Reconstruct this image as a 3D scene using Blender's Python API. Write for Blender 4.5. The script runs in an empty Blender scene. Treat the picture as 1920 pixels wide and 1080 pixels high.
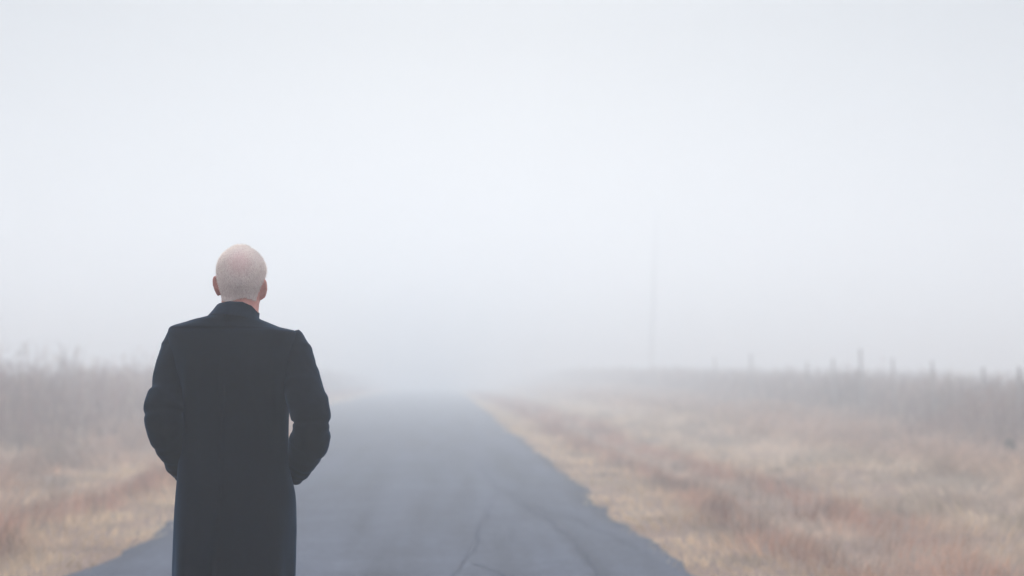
import bpy, bmesh, math, random
import numpy as np
from mathutils import Vector, Matrix, noise as mnoise

# ------------------------------------------------------------------ camera
sc = bpy.context.scene
R = math.radians
CAM_H = 1.40
FOCAL_PX = 1920 * 50.0 / 36.0                      # 50 mm on a 36 mm sensor, in photo pixels
YAW = math.atan((960 - 830) / FOCAL_PX)            # road vanishing point is left of centre
PITCH = math.atan((705 - 540) / FOCAL_PX)          # and the horizon below it
cam_d = bpy.data.cameras.new('camera')
cam = bpy.data.objects.new('camera', cam_d)
sc.collection.objects.link(cam)
cam_d.lens = 50; cam_d.sensor_width = 36
cam_d.clip_start = 0.05; cam_d.clip_end = 3000
cam.location = (0, 0, CAM_H)
cam.rotation_euler = (R(90) + PITCH, 0, -YAW)
sc.camera = cam
cam_d.dof.use_dof = True
cam_d.dof.focus_distance = 4.74
cam_d.dof.aperture_fstop = 1.7

# ------------------------------------------------------------------ sky, sun, exposure
SUN_EL, SUN_AZ = R(11), R(1)                       # weak sun behind the fog, ahead of the man
world = bpy.data.worlds.new('World'); sc.world = world
world.use_nodes = True
wn = world.node_tree.nodes; wl = world.node_tree.links
wn.clear()
sky = wn.new('ShaderNodeTexSky'); sky.sky_type = 'NISHITA'; sky.sun_disc = False
sky.sun_elevation = SUN_EL; sky.sun_rotation = SUN_AZ
cloud = wn.new('ShaderNodeRGB'); cloud.outputs[0].default_value = (8.1, 8.65, 9.3, 1)   # stratus
mixs = wn.new('ShaderNodeMixRGB'); mixs.inputs[0].default_value = 0.95
bg = wn.new('ShaderNodeBackground'); bg.inputs[1].default_value = 0.080
wo = wn.new('ShaderNodeOutputWorld')
tcw = wn.new('ShaderNodeTexCoord'); sep = wn.new('ShaderNodeSeparateXYZ'); wl.new(tcw.outputs['Generated'], sep.inputs[0])
mrw = wn.new('ShaderNodeMapRange'); wl.new(sep.outputs['Z'], mrw.inputs[0])       # overcast sky: zenith brighter than horizon
mrw.inputs[1].default_value = 0.24; mrw.inputs[2].default_value = 1
mrw.inputs[3].default_value = 0.30; mrw.inputs[4].default_value = 3.3
mulw = wn.new('ShaderNodeVectorMath'); mulw.operation = 'SCALE'
wl.new(cloud.outputs[0], mulw.inputs[0]); wl.new(mrw.outputs[0], mulw.inputs['Scale'])
wl.new(sky.outputs[0], mixs.inputs[1]); wl.new(mulw.outputs[0], mixs.inputs[2])
wl.new(mixs.outputs[0], bg.inputs[0]); wl.new(bg.outputs[0], wo.inputs[0])
sun_d = bpy.data.lights.new('sun', 'SUN'); sun_d.energy = 1.4; sun_d.angle = R(14)
sun_d.color = (1, 0.985, 0.96)
sun = bpy.data.objects.new('sun', sun_d); sc.collection.objects.link(sun)
sv = Vector((math.sin(SUN_AZ) * math.cos(SUN_EL), math.cos(SUN_AZ) * math.cos(SUN_EL), math.sin(SUN_EL)))
sun.rotation_euler = sv.to_track_quat('Z', 'Y').to_euler()
sc.view_settings.view_transform = 'Standard'; sc.view_settings.look = 'None'
sc.view_settings.exposure = 0.10; sc.view_settings.gamma = 1
sc.cycles.volume_bounces = 14
sc.cycles.max_bounces = 14
sc.cycles.use_denoising = True
sc.cycles.sample_clamp_indirect = 4

# ------------------------------------------------------------------ helpers
rng = np.random.default_rng(11)
random.seed(4)
C = sc.collection
FOG = 0.0188

def px(x, y, Y):
    """world point that the photo pixel (x, y) looks at, at depth Y along the road"""
    d = Vector(((x - 960) / FOCAL_PX, (540 - y) / FOCAL_PX, -1))
    d.rotate(cam.rotation_euler)
    return cam.location + d * (Y / d.y)

def vnoise(x, y, seed=0):
    xi = np.floor(x).astype(np.int64); yi = np.floor(y).astype(np.int64)
    fx = x - xi; fy = y - yi
    fx = fx * fx * (3 - 2 * fx); fy = fy * fy * (3 - 2 * fy)
    def h(a, b):
        n = (a * 374761393 + b * 668265263 + seed * 1442695041) & 0xffffffff
        n = ((n ^ (n >> 13)) * 1274126177) & 0xffffffff
        n = (n ^ (n >> 16)) & 0xffff
        return n / 65535.0
    return (h(xi, yi) * (1 - fx) + h(xi + 1, yi) * fx) * (1 - fy) + (h(xi, yi + 1) * (1 - fx) + h(xi + 1, yi + 1) * fx) * fy

def fbm(x, y, seed=0, o=4):
    s = 0; a = 0.5; t = 0
    for i in range(o):
        s = s + a * vnoise(x * 2 ** i, y * 2 ** i, seed + i * 17); t += a; a *= 0.5
    return s / t

def sstep(a, b, v):
    t = np.clip((v - a) / (b - a), 0, 1)
    return t * t * (3 - 2 * t)

def mesh_obj(name, verts, faces, mat, parent=None, smooth=True):
    me = bpy.data.meshes.new(name)
    me.from_pydata([tuple(v) for v in verts], [], faces)
    me.update()
    if smooth:
        bm = bmesh.new(); bm.from_mesh(me)
        bmesh.ops.recalc_face_normals(bm, faces=bm.faces)
        cen = sum((v.co for v in bm.verts), Vector()) / len(bm.verts)
        if sum(f.normal.dot(f.calc_center_median() - cen) * f.calc_area() for f in bm.faces) < 0:
            bmesh.ops.reverse_faces(bm, faces=bm.faces)
        bm.to_mesh(me); bm.free()
        me.shade_smooth()
    if mat: me.materials.append(mat)
    o = bpy.data.objects.new(name, me); C.objects.link(o)
    if parent: o.parent = parent
    return o

def np_mesh(name, V, T, mat, col=None, parent=None, smooth=False):
    """big triangle mesh from numpy arrays"""
    me = bpy.data.meshes.new(name)
    me.vertices.add(len(V)); me.vertices.foreach_set('co', V.astype(np.float32).ravel())
    me.loops.add(T.size); me.loops.foreach_set('vertex_index', T.astype(np.int32).ravel())
    me.polygons.add(len(T))
    me.polygons.foreach_set('loop_start', (np.arange(len(T)) * 3).astype(np.int32))
    me.polygons.foreach_set('loop_total', np.full(len(T), 3, np.int32))
    me.update(calc_edges=True)
    if col is not None:
        a = me.attributes.new('tint', 'FLOAT_COLOR', 'POINT')
        c = np.ones((len(V), 4), np.float32); c[:, :3] = col
        a.data.foreach_set('color', c.ravel())
    if smooth: me.shade_smooth()
    me.materials.append(mat)
    o = bpy.data.objects.new(name, me); C.objects.link(o)
    if parent: o.parent = parent
    return o

def tag(o, label=None, cat=None, group=None, kind=None):
    if label: o['label'] = label
    if cat: o['category'] = cat
    if group: o['group'] = group
    if kind: o['kind'] = kind
    return o

def material(name, rough=0.9, color=(0.5, 0.5, 0.5), spec=0.3):
    m = bpy.data.materials.new(name); m.use_nodes = True
    b = m.node_tree.nodes['Principled BSDF']
    b.inputs['Base Color'].default_value = (*color, 1)
    b.inputs['Roughness'].default_value = rough
    b.inputs['Specular IOR Level'].default_value = spec
    return m, m.node_tree.nodes, m.node_tree.links, b

def noise_node(n, l, scale, detail=4, rough=0.55, vec=None):
    t = n.new('ShaderNodeTexNoise'); t.inputs['Scale'].default_value = scale
    t.inputs['Detail'].default_value = detail; t.inputs['Roughness'].default_value = rough
    if vec is not None: l.new(vec, t.inputs['Vector'])
    return t

def ramp_node(n, l, fac, stops):
    r = n.new('ShaderNodeValToRGB')
    e = r.color_ramp.elements
    e[0].position, e[0].color = stops[0][0], (*stops[0][1], 1)
    e[1].position, e[1].color = stops[-1][0], (*stops[-1][1], 1)
    for p, c in stops[1:-1]:
        k = e.new(p); k.color = (*c, 1)
    l.new(fac, r.inputs[0])
    return r

def bump(n, l, b, height, strength, dist=0.01):
    k = n.new('ShaderNodeBump'); k.inputs['Strength'].default_value = strength
    k.inputs['Distance'].default_value = dist
    l.new(height, k.inputs['Height']); l.new(k.outputs[0], b.inputs['Normal'])

# ------------------------------------------------------------------ materials
def obj_coord(n):
    return n.new('ShaderNodeTexCoord').outputs['Object']

# asphalt
ASPH, n, l, b = material('asphalt', 0.74, spec=0.3)
oc = obj_coord(n)
t1 = noise_node(n, l, 0.9, 7, 0.68, oc)
mp = n.new('ShaderNodeMapping'); mp.inputs['Scale'].default_value = (1.9, 0.12, 1)
l.new(oc, mp.inputs[0])
t2 = noise_node(n, l, 1.3, 4, 0.55, mp.outputs[0])        # long wheel-worn streaks
t3 = noise_node(n, l, 55, 4, 0.7, oc)                    # aggregate
vor = n.new('ShaderNodeTexVoronoi'); vor.inputs['Scale'].default_value = 28; l.new(oc, vor.inputs['Vector'])
r1 = ramp_node(n, l, t1.outputs[0], [(0.3, (0.046, 0.055, 0.086)), (0.7, (0.082, 0.094, 0.134))])
r2 = ramp_node(n, l, t2.outputs[0], [(0.36, (0.62, 0.63, 0.66)), (0.6, (1.08, 1.08, 1.07))])
r3 = ramp_node(n, l, t3.outputs[0], [(0.32, (0.66, 0.66, 0.68)), (0.68, (1.34, 1.32, 1.30))])
r4 = ramp_node(n, l, vor.outputs['Color'], [(0.1, (0.8, 0.8, 0.82)), (0.9, (1.2, 1.18, 1.16))])
cur = r1.outputs[0]
t5 = noise_node(n, l, 9, 5, 0.75, oc)
r5 = ramp_node(n, l, t5.outputs[0], [(0.33, (0.74, 0.75, 0.78)), (0.66, (1.22, 1.2, 1.18))])
for q in (r2, r3, r4, r5):
    m_ = n.new('ShaderNodeMixRGB'); m_.blend_type = 'MULTIPLY'; m_.inputs[0].default_value = 1
    l.new(cur, m_.inputs[1]); l.new(q.outputs[0], m_.inputs[2]); cur = m_.outputs[0]
l.new(cur, b.inputs['Base Color'])
bump(n, l, b, t3.outputs[0], 0.7, 0.01)

CRACK, n, l, b = material('tar_crack', 0.95, (0.05, 0.055, 0.07), 0.05)
t = noise_node(n, l, 30, 3, 0.6, obj_coord(n))
r = ramp_node(n, l, t.outputs[0], [(0.3, (0.048, 0.057, 0.084)), (0.7, (0.070, 0.081, 0.115))])
l.new(r.outputs[0], b.inputs['Base Color'])

# soil and thatch under the grass
SOIL, n, l, b = material('thatch_soil', 0.95, spec=0.15)
oc = obj_coord(n)
t1 = noise_node(n, l, 0.6, 6, 0.6, oc); t2 = noise_node(n, l, 22, 5, 0.7, oc)
r1 = ramp_node(n, l, t1.outputs[0], [(0.3, (0.28, 0.20, 0.165)), (0.5, (0.36, 0.25, 0.21)), (0.7, (0.42, 0.34, 0.27))])
r2 = ramp_node(n, l, t2.outputs[0], [(0.3, (0.55, 0.52, 0.5)), (0.7, (1.2, 1.18, 1.12))])
m_ = n.new('ShaderNodeMixRGB'); m_.blend_type = 'MULTIPLY'; m_.inputs[0].default_value = 1
l.new(r1.outputs[0], m_.inputs[1]); l.new(r2.outputs[0], m_.inputs[2]); l.new(m_.outputs[0], b.inputs['Base Color'])
bump(n, l, b, t2.outputs[0], 0.8, 0.03)

# dry grass and weeds: colour of each blade is stored on the blade
def tint_material(name, transl=0.25):
    m = bpy.data.materials.new(name); m.use_nodes = True
    n = m.node_tree.nodes; l = m.node_tree.links
    b = n['Principled BSDF']; b.inputs['Roughness'].default_value = 0.85
    b.inputs['Specular IOR Level'].default_value = 0.2
    a = n.new('ShaderNodeAttribute'); a.attribute_name = 'tint'
    t = noise_node(n, l, 9, 3, 0.6, n.new('ShaderNodeTexCoord').outputs['Object'])
    r = ramp_node(n, l, t.outputs[0], [(0.3, (0.85, 0.85, 0.87)), (0.7, (1.12, 1.1, 1.08))])
    x = n.new('ShaderNodeMixRGB'); x.blend_type = 'MULTIPLY'; x.inputs[0].default_value = 1
    l.new(a.outputs['Color'], x.inputs[1]); l.new(r.outputs[0], x.inputs[2])
    l.new(x.outputs[0], b.inputs['Base Color'])
    tr = n.new('ShaderNodeBsdfTranslucent'); l.new(x.outputs[0], tr.inputs[0])
    ms = n.new('ShaderNodeMixShader'); ms.inputs[0].default_value = transl
    l.new(b.outputs[0], ms.inputs[1]); l.new(tr.outputs[0], ms.inputs[2])
    l.new(ms.outputs[0], n['Material Output'].inputs[0])
    return m
GRASS = tint_material('dry_grass', 0.3)
WEED = tint_material('dry_weed', 0.25)
LEAF = tint_material('dark_leaf', 0.1)
HAIR = tint_material('white_hair', 0.45)

WOOD, n, l, b = material('weathered_wood', 0.9, spec=0.2)
oc = obj_coord(n); mp = n.new('ShaderNodeMapping'); mp.inputs['Scale'].default_value = (1, 1, 0.08); l.new(oc, mp.inputs[0])
t = noise_node(n, l, 40, 4, 0.6, mp.outputs[0])
r = ramp_node(n, l, t.outputs[0], [(0.3, (0.24, 0.22, 0.22)), (0.7, (0.42, 0.40, 0.39))])
l.new(r.outputs[0], b.inputs['Base Color']); bump(n, l, b, t.outputs[0], 0.5, 0.01)

def wool(name, lo, hi, sheen):
    m, n, l, b = material(name, 0.95, spec=0.12)
    oc = obj_coord(n)
    t = noise_node(n, l, 420, 3, 0.7, oc); t2 = noise_node(n, l, 60, 4, 0.6, oc)
    ad = n.new('ShaderNodeMath'); ad.operation = 'MULTIPLY_ADD'; ad.inputs[1].default_value = 0.6
    l.new(t.outputs[0], ad.inputs[0]); 
    sc_ = n.new('ShaderNodeMath'); sc_.operation = 'MULTIPLY'; sc_.inputs[1].default_value = 0.4
    l.new(t2.outputs[0], sc_.inputs[0]); l.new(sc_.outputs[0], ad.inputs[2])
    r = ramp_node(n, l, ad.outputs[0], [(0.35, lo), (0.68, hi)])
    l.new(r.outputs[0], b.inputs['Base Color'])
    b.inputs['Sheen Weight'].default_value = sheen
    b.inputs['Sheen Roughness'].default_value = 0.45
    b.inputs['Sheen Tint'].default_value = (0.05, 0.16, 0.32, 1)
    bump(n, l, b, ad.outputs[0], 0.5, 0.002)
    return m
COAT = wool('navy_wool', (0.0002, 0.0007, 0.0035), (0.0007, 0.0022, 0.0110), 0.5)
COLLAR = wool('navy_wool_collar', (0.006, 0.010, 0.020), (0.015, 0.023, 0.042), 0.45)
TROUSER = wool('charcoal_trouser', (0.004, 0.004, 0.005), (0.009, 0.009, 0.011), 0.05)
BUTTON, *_ = material('black_button', 0.35, (0.01, 0.01, 0.012), 0.5)
LEATHER, n, l, b = material('black_leather', 0.4, (0.010, 0.010, 0.011), 0.5)
t = noise_node(n, l, 120, 3, 0.6, obj_coord(n)); bump(n, l, b, t.outputs[0], 0.2, 0.002)

SKIN, n, l, b = material('skin', 0.55, spec=0.35)
oc = obj_coord(n)
t = noise_node(n, l, 38, 5, 0.6, oc)
r = ramp_node(n, l, t.outputs[0], [(0.3, (0.56, 0.235, 0.20)), (0.7, (0.72, 0.37, 0.32))])
l.new(r.outputs[0], b.inputs['Base Color'])
b.inputs['Subsurface Weight'].default_value = 0.12
b.inputs['Subsurface Radius'].default_value = (0.02, 0.006, 0.004)
mp = n.new('ShaderNodeMapping'); mp.inputs['Scale'].default_value = (1, 1, 4); l.new(oc, mp.inputs[0])
t = noise_node(n, l, 60, 4, 0.6, mp.outputs[0]); bump(n, l, b, t.outputs[0], 0.35, 0.002)
EYE, *_ = material('eye_white', 0.2, (0.75, 0.74, 0.72), 0.5)

# ------------------------------------------------------------------ ground and road
def crest(y):
    q = np.clip(np.asarray(y, float) - 38, 0, None)
    return -0.00002 * np.minimum(q, 190) ** 2 - 0.0076 * np.clip(q - 190, 0, None) * 0.3

def widen(y):
    return 3.0 * sstep(26, 62, np.asarray(y, float))      # the road opens out to the left in the fog

def ground_h(x, y):
    x = np.asarray(x, float); y = np.asarray(y, float)
    dip = crest(y) * (1 - sstep(4.0, 22, x)) * (1 - 0.7 * sstep(5, 24, -x))
    far = np.clip(y - 26, 0, 110)
    side = sstep(6.5, 13, x)
    h = side * (0.0095 * far + 0.05)
    lside = sstep(5.0, 9, -x)
    h = h + lside * 0.004 * far
    off = np.minimum(sstep(0.2, 2.5, x - 1.75), 1) + np.minimum(sstep(0.2, 2.5, -2.6 - widen(y) - x), 1)
    h = h + off * (0.30 * (fbm(x * 0.16, y * 0.16, 5) - 0.5) + 0.10 * (fbm(x * 0.7, y * 0.7, 9) - 0.5) - 0.03)
    dx = np.where(x > 0, x - 3.9, -x - 5.2 - widen(y))
    h = h - 0.10 * np.exp(-(dx / 1.1) ** 2)               # shallow ditch each side
    h = h + 0.5 * (fbm(x * 0.02, y * 0.02, 21) - 0.5) * sstep(25, 90, np.abs(x))
    return h + dip

def axis(lo, hi, near, step, grow):
    v = [0.0]
    s = step
    while v[-1] < hi:
        if v[-1] > near: s *= grow
        v.append(v[-1] + s)
    w = [0.0]; s = step
    while w[-1] > lo:
        if w[-1] < -near: s *= grow
        w.append(w[-1] - s)
    a = np.array(sorted(set([max(lo, q) for q in w] + [min(hi, q) for q in v])))
    return a
gx = axis(-400, 400, 15, 0.22, 1.07)
gy = axis(-60, 620, 45, 0.28, 1.05)
GX, GY = np.meshgrid(gx, gy)
GZ = ground_h(GX, GY)
V = np.stack([GX.ravel(), GY.ravel(), GZ.ravel()], 1)
nx, ny = len(gx), len(gy)
ii = (np.arange(ny - 1)[:, None] * nx + np.arange(nx - 1)[None]).ravel()
T = np.concatenate([np.stack([ii, ii + 1, ii + nx + 1], 1), np.stack([ii, ii + nx + 1, ii + nx], 1)])
tag(np_mesh('ground', V, T, SOIL, smooth=True), kind='structure')

RL, RR = -2.60, 1.78
def edge_r(y):
    return RR + 0.30 * (fbm(y * 0.45, y * 0 + 3.3, 31, 5) - 0.5) + 0.24 * (fbm(y * 2.6, y * 0 + 9.1, 37, 3) - 0.5)
def edge_l(y):
    return RL - widen(y) + 0.34 * (fbm(y * 0.45, y * 0 + 13.3, 41, 5) - 0.5) + 0.24 * (fbm(y * 2.6, y * 0 + 19.1, 47, 3) - 0.5)
ry = np.concatenate([np.arange(-58, 60, 0.07), np.arange(60, 600, 1.2)])
K = 13
tt = np.concatenate([[0, 0.006], np.linspace(0.05, 0.95, K - 4), [0.994, 1]])
el, er = edge_l(ry), edge_r(ry)
RX = el[:, None] * (1 - tt) + er[:, None] * tt
RY = np.repeat(ry[:, None], K, 1)
crown = 0.045 * (1 - (2 * tt - 1) ** 2)[None]
RZ = np.full_like(RX, 0.0) + crown + 0.012
RZ[:, 0] = -0.05; RZ[:, -1] = -0.05
RZ += crest(RY)
V = np.stack([RX.ravel(), RY.ravel(), RZ.ravel()], 1)
ii = (np.arange(len(ry) - 1)[:, None] * K + np.arange(K - 1)[None]).ravel()
T = np.concatenate([np.stack([ii, ii + 1, ii + K + 1], 1), np.stack([ii, ii + K + 1, ii + K], 1)])
road = tag(np_mesh('road', V, T, ASPH, smooth=True), kind='structure')

def road_z(x):
    t = (x - RL) / (RR - RL)
    return 0.045 * (1 - (2 * t - 1) ** 2) + 0.012

def crack(pts, w, seed):
    """a thin wandering tar line on the road through photo pixels"""
    P = []
    for (a, c) in pts:
        Y = CAM_H * FOCAL_PX / (c - 705.0) * 0.98
        P.append(((a - 830) / FOCAL_PX * Y, Y))
    vs, fs = [], []
    for i in range(len(P) - 1):
        nseg = 14
        for k in range(nseg + (i == len(P) - 2)):
            t = k / nseg
            x = P[i][0] * (1 - t) + P[i + 1][0] * t; y = P[i][1] * (1 - t) + P[i + 1][1] * t
            x += 0.09 * (mnoise.noise(Vector((x * 2, y * 1.3, seed))) + 0.5 * mnoise.noise(Vector((x * 7, y * 6, seed))))
            ww = w * (0.5 + abs(mnoise.noise(Vector((x * 5, y * 4, seed + 7)))) * 1.6)
            vs += [(x - ww, y, road_z(x - ww) + 0.005), (x + ww, y + 0.02, road_z(x + ww) + 0.005)]
    for i in range(len(vs) // 2 - 1):
        fs.append((2 * i, 2 * i + 1, 2 * i + 3, 2 * i + 2))
    return mesh_obj('crack', vs, fs, CRACK, road, False)
crack([(893, 862), (918, 905), (985, 950), (1060, 1000), (1110, 1060), (1150, 1120)], 0.006, 1.0)
crack([(918, 950), (905, 1000), (872, 1060), (850, 1130)], 0.007, 2.0)
crack([(1110, 985), (1170, 1015), (1215, 1040)], 0.006, 3.0)
crack([(985, 950), (1040, 962), (1100, 985)], 0.005, 5.0)
crack([(872, 1060), (930, 1075), (1000, 1110)], 0.005, 6.0)

# ------------------------------------------------------------------ blades
def blades(x, y, z, h, w, ang, lean, dirx, diry, col, tipk=1.12):
    """tapering bent blades, five vertices and three triangles each"""
    N = len(x)
    cx, sx = np.cos(ang) * w * 0.5, np.sin(ang) * w * 0.5
    V = np.empty((N, 5, 3), np.float32)
    mx = x + dirx * lean * h * 0.32; my = y + diry * lean * h * 0.32
    mz = z + h * 0.58 / np.sqrt(1 + (lean * 0.5) ** 2)
    tx = x + dirx * lean * h; ty = y + diry * lean * h
    tz = z + h / np.sqrt(1 + lean ** 2)
    V[:, 0] = np.stack([x - cx, y - sx, z - 0.01], 1); V[:, 1] = np.stack([x + cx, y + sx, z - 0.01], 1)
    V[:, 2] = np.stack([mx - cx * .8, my - sx * .8, mz], 1); V[:, 3] = np.stack([mx + cx * .8, my + sx * .8, mz], 1)
    V[:, 4] = np.stack([tx, ty, tz], 1)
    base = (np.arange(N) * 5)[:, None]
    T = np.concatenate([base + np.array([[0, 1, 3]]), base + np.array([[0, 3, 2]]), base + np.array([[2, 3, 4]])])
    cc = np.repeat(col[:, None, :], 5, 1)
    return V.reshape(-1, 3), T, cc.reshape(-1, 3)

STRAW = np.array([0.82, 0.63, 0.42]); PALE = np.array([0.78, 0.65, 0.52]); RED = np.array([0.52, 0.275, 0.19])
MAUVE = np.array([0.38, 0.225, 0.19]); BROWN = np.array([0.19, 0.115, 0.10]); OLIVE = np.array([0.30, 0.29, 0.19])

def verge_color(x, y, r):
    """straw strip beside the road, then russet and pale bands along it, broken up by noise"""
    d = np.where(x > 0, x - RR, RL - widen(y) - x)
    n1 = fbm(x * 0.55, y * 0.22, 61); n2 = fbm(x * 1.9, y * 1.1, 67); n3 = fbm(x * 5, y * 5, 71)
    right = x > 0
    dd = d + (n1 - 0.5) * np.where(x > 0, 0.9, 1.7) + (n2 - 0.5) * np.where(x > 0, 0.5, 0.9)
    red = np.where(right,
                   np.exp(-((dd - 1.1) / 0.38) ** 2) * 0.95 + np.exp(-((dd - 2.3) / 0.5) ** 2) * 0.95 + np.exp(-((dd - 6.4) / 1.4) ** 2) * 0.5,
                   np.exp(-((dd - 1.2) / 0.50) ** 2) * 1.15 + np.exp(-((dd - 3.9) / 1.0) ** 2) * 0.65)
    red = np.clip(red * (0.6 + 0.8 * n2) + (n3 - 0.5) * 0.6, 0, 1)
    pale = np.clip(np.exp(-((dd - 1.7) / 0.35) ** 2) + 0.75 * np.exp(-((dd - 4.4) / 1.2) ** 2), 0, 1)
    c = STRAW[None] * (1 - pale[:, None]) + PALE[None] * pale[:, None]
    c = c * (1 - red[:, None]) + RED[None] * red[:, None]
    far = sstep(4.0, 8.5, d)[:, None]
    c = c * (1 - 0.6 * far) + MAUVE[None] * 1.15 * 0.6 * far
    ol = (np.clip((fbm(x * 3, y * 3, 81) - 0.62) * 6, 0, 1) * (d < 1.2))[:, None]
    c = c * (1 - 0.5 * ol) + OLIVE[None] * 0.5 * ol
    cl = fbm(x * 1.7 + 3, y * 1.3, 171, 4)                       # clump to clump differences
    amp = 0.95 + 0.3 * sstep(2.0, 4.5, d)
    c = c * np.clip(1 + amp * (cl - 0.5) * 1.9, 0.45, 1.10)[:, None]
    gap_shade = (np.clip(np.maximum(0.40 - fbm(x * 2.3, y * 1.6, 181, 4), 0.42 - fbm(x * 6, y * 4.5, 187, 3)) * 8, 0, 1) * sstep(0.2, 0.9, d))[:, None]  # shade between the tufts, painted into the blade colours
    c = c * (1 - 0.55 * gap_shade) + np.array([0.10, 0.09, 0.085]) * 0.55 * gap_shade
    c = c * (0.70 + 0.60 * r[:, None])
    return c, red, d

def verge(N):
    # log-uniform in distance so that the density on the picture is even
    y = np.exp(rng.uniform(math.log(2.0), math.log(150), N))
    side = rng.random(N) < 0.58
    u = rng.random(N) ** 1.25
    xr = RR - 0.25 + u * 11.5
    xl = RL + 0.25 - u * 8.0
    x = np.where(side, xr, xl)
    # clumping: pull towards tuft centres
    qx = x * 7 + 1.6 * fbm(x * 3, y * 3, 301); qy = y * 7 + 1.6 * fbm(x * 3, y * 3, 307)
    cxn = x + (np.floor(qx) + 0.3 + 0.5 * vnoise(np.floor(qx) * 1.7, np.floor(qy) * 1.3, 311) - qx) / 7
    cyn = y + (np.floor(qy) + 0.3 + 0.5 * vnoise(np.floor(qx) * 1.1, np.floor(qy) * 1.9, 313) - qy) / 7
    near = (y < 30)
    x = np.where(near, x + (cxn - x) * 0.35, x); y = np.where(near, y + (cyn - y) * 0.35, y)
    keep = np.where(x > 0, x > edge_r(y) - 0.17 * rng.random(N) ** 2, x < edge_l(y) + 0.17 * rng.random(N) ** 2)
    x, y = x[keep], y[keep]; N = len(x)
    r = rng.random(N)
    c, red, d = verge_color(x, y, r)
    sw = fbm(x * 0.9, y * 0.9, 91) * 4 * math.pi                # lodged grass swirls
    rough = sstep(2.6, 5.5, d)
    h = 0.035 + 0.05 * np.clip(d, 0, 1) + np.where(x < 0, 0.20, 0.11) * red + 0.30 * rough * (0.4 + fbm(x * 1.2, y * 1.2, 95))
    h = h * np.clip(2.6 * fbm(x * 2.1, y * 2.1, 99) - 0.35, 0.25, 2) * (0.6 + 0.8 * rng.random(N)) * np.clip(y / 25, 1, 1.6)
    w = 0.0032 * np.clip(y / 9, 0.9, 14) * (0.7 + 0.6 * rng.random(N))
    lean = 0.35 + 0.9 * rng.random(N) + 0.9 * rough
    a2 = sw + rng.normal(0, 0.7, N)
    z = ground_h(x, y)
    return blades(x, y, z, h, w, rng.uniform(0, math.pi, N), lean, np.cos(a2), np.sin(a2), c)

V, T, c = verge(430000)
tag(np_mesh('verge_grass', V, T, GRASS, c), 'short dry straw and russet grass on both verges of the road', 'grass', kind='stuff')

# ------------------------------------------------------------------ tall dry weeds
def weeds(N, right, seed):
    g = np.random.default_rng(seed)
    y = np.exp(g.uniform(math.log(7.0), math.log(230), N))
    depth = g.exponential(1.0, N) * (2.0 + y * 0.06)
    e0 = 10.3 if right else 7.4
    edge = e0 + 2.6 * (fbm(y * 0.10, y * 0 + (3 if right else 8), 111) - 0.5) + 1.4 * (fbm(y * 0.5, y * 0 + 5, 113) - 0.5)
    x = (edge + depth) * (1 if right else -1)
    r = g.random(N)
    nz = fbm(x * 0.35, y * 0.35, 121 if right else 131)
    nf = fbm(x * 1.6, y * 1.6, 141)
    if right:
        H = 0.72 + 0.75 * nz + 0.38 * nf
    else:
        H = (1.05 + 1.0 * nz + 0.55 * nf) * (1.12 - 0.22 * sstep(26, 45, y))
    ramp = 0.25 + 0.75 * sstep(0, 2.2, depth)                  # shorter towards the mown verge
    h = H * ramp * (0.50 + 0.50 * g.random(N))
    tall = g.random(N) < (0.05 if right else 0.16)
    h = np.where(tall & (depth > 0.6), h * g.uniform(1.1, 1.3 if right else 1.45, N), h)
    h = h * (0.78 + 0.44 * fbm(x * 0.9, y * 0.6, 163, 5))
    w = 0.006 * np.clip(y / 16, 0.8, 10) * (0.6 + 0.7 * r)
    z = ground_h(x, y)
    cn = fbm(x * 0.5, y * 0.35, 151); lum = (0.78 if right else 1.0) * (0.62 + 0.8 * fbm(x * 0.9, y * 0.5, 157))
    k = np.clip((cn - 0.3) * 2.2, 0, 1)[:, None]
    col = (BROWN * 0.95 + np.array([0.02, 0.03, 0.05])) * (1 - k) + (MAUVE * 0.95) * k
    st = (g.random(N) < 0.15)[:, None]
    col = np.where(st, PALE * 0.8, col) * lum[:, None] * (0.7 + 0.6 * g.random(N))[:, None]
    a = g.uniform(0, 2 * math.pi, N)
    lean = 0.05 + 0.22 * g.random(N)
    parts = [blades(x, y, z, h, w, g.uniform(0, math.pi, N), lean, np.cos(a), np.sin(a), col)]
    # side leaves and seed heads up each stem
    for j in range(5):
        f = g.uniform(0.35, 0.97, N)
        sx = x + np.cos(a) * lean * h * f * f; sy = y + np.sin(a) * lean * h * f * f
        b2 = g.uniform(0, 2 * math.pi, N)
        lh = h * g.uniform(0.10, 0.26, N) * (1.25 - f * 0.6)
        parts.append(blades(sx, sy, z + h * f * 0.97, lh, w * 1.3, g.uniform(0, math.pi, N),
                            0.5 + g.random(N) * 1.2, np.cos(b2), np.sin(b2), col * (0.85 + 0.3 * g.random(N))[:, None]))
    Vs, Ts, Cs = [], [], []; off = 0
    for V, T, c in parts:
        Vs.append(V); Ts.append(T + off); Cs.append(c); off += len(V)
    return np.concatenate(Vs), np.concatenate(Ts), np.concatenate(Cs)

V, T, c = weeds(42000, True, 5)
tag(np_mesh('tall_weeds', V, T, WEED, c), 'tall dry brown weeds and grass filling the field right of the road', 'weeds', kind='stuff')
V, T, c = weeds(36000, False, 6)
tag(np_mesh('tall_weeds', V, T, WEED, c), 'tall dry mauve weeds standing in the field left of the road', 'weeds', kind='stuff')

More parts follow.
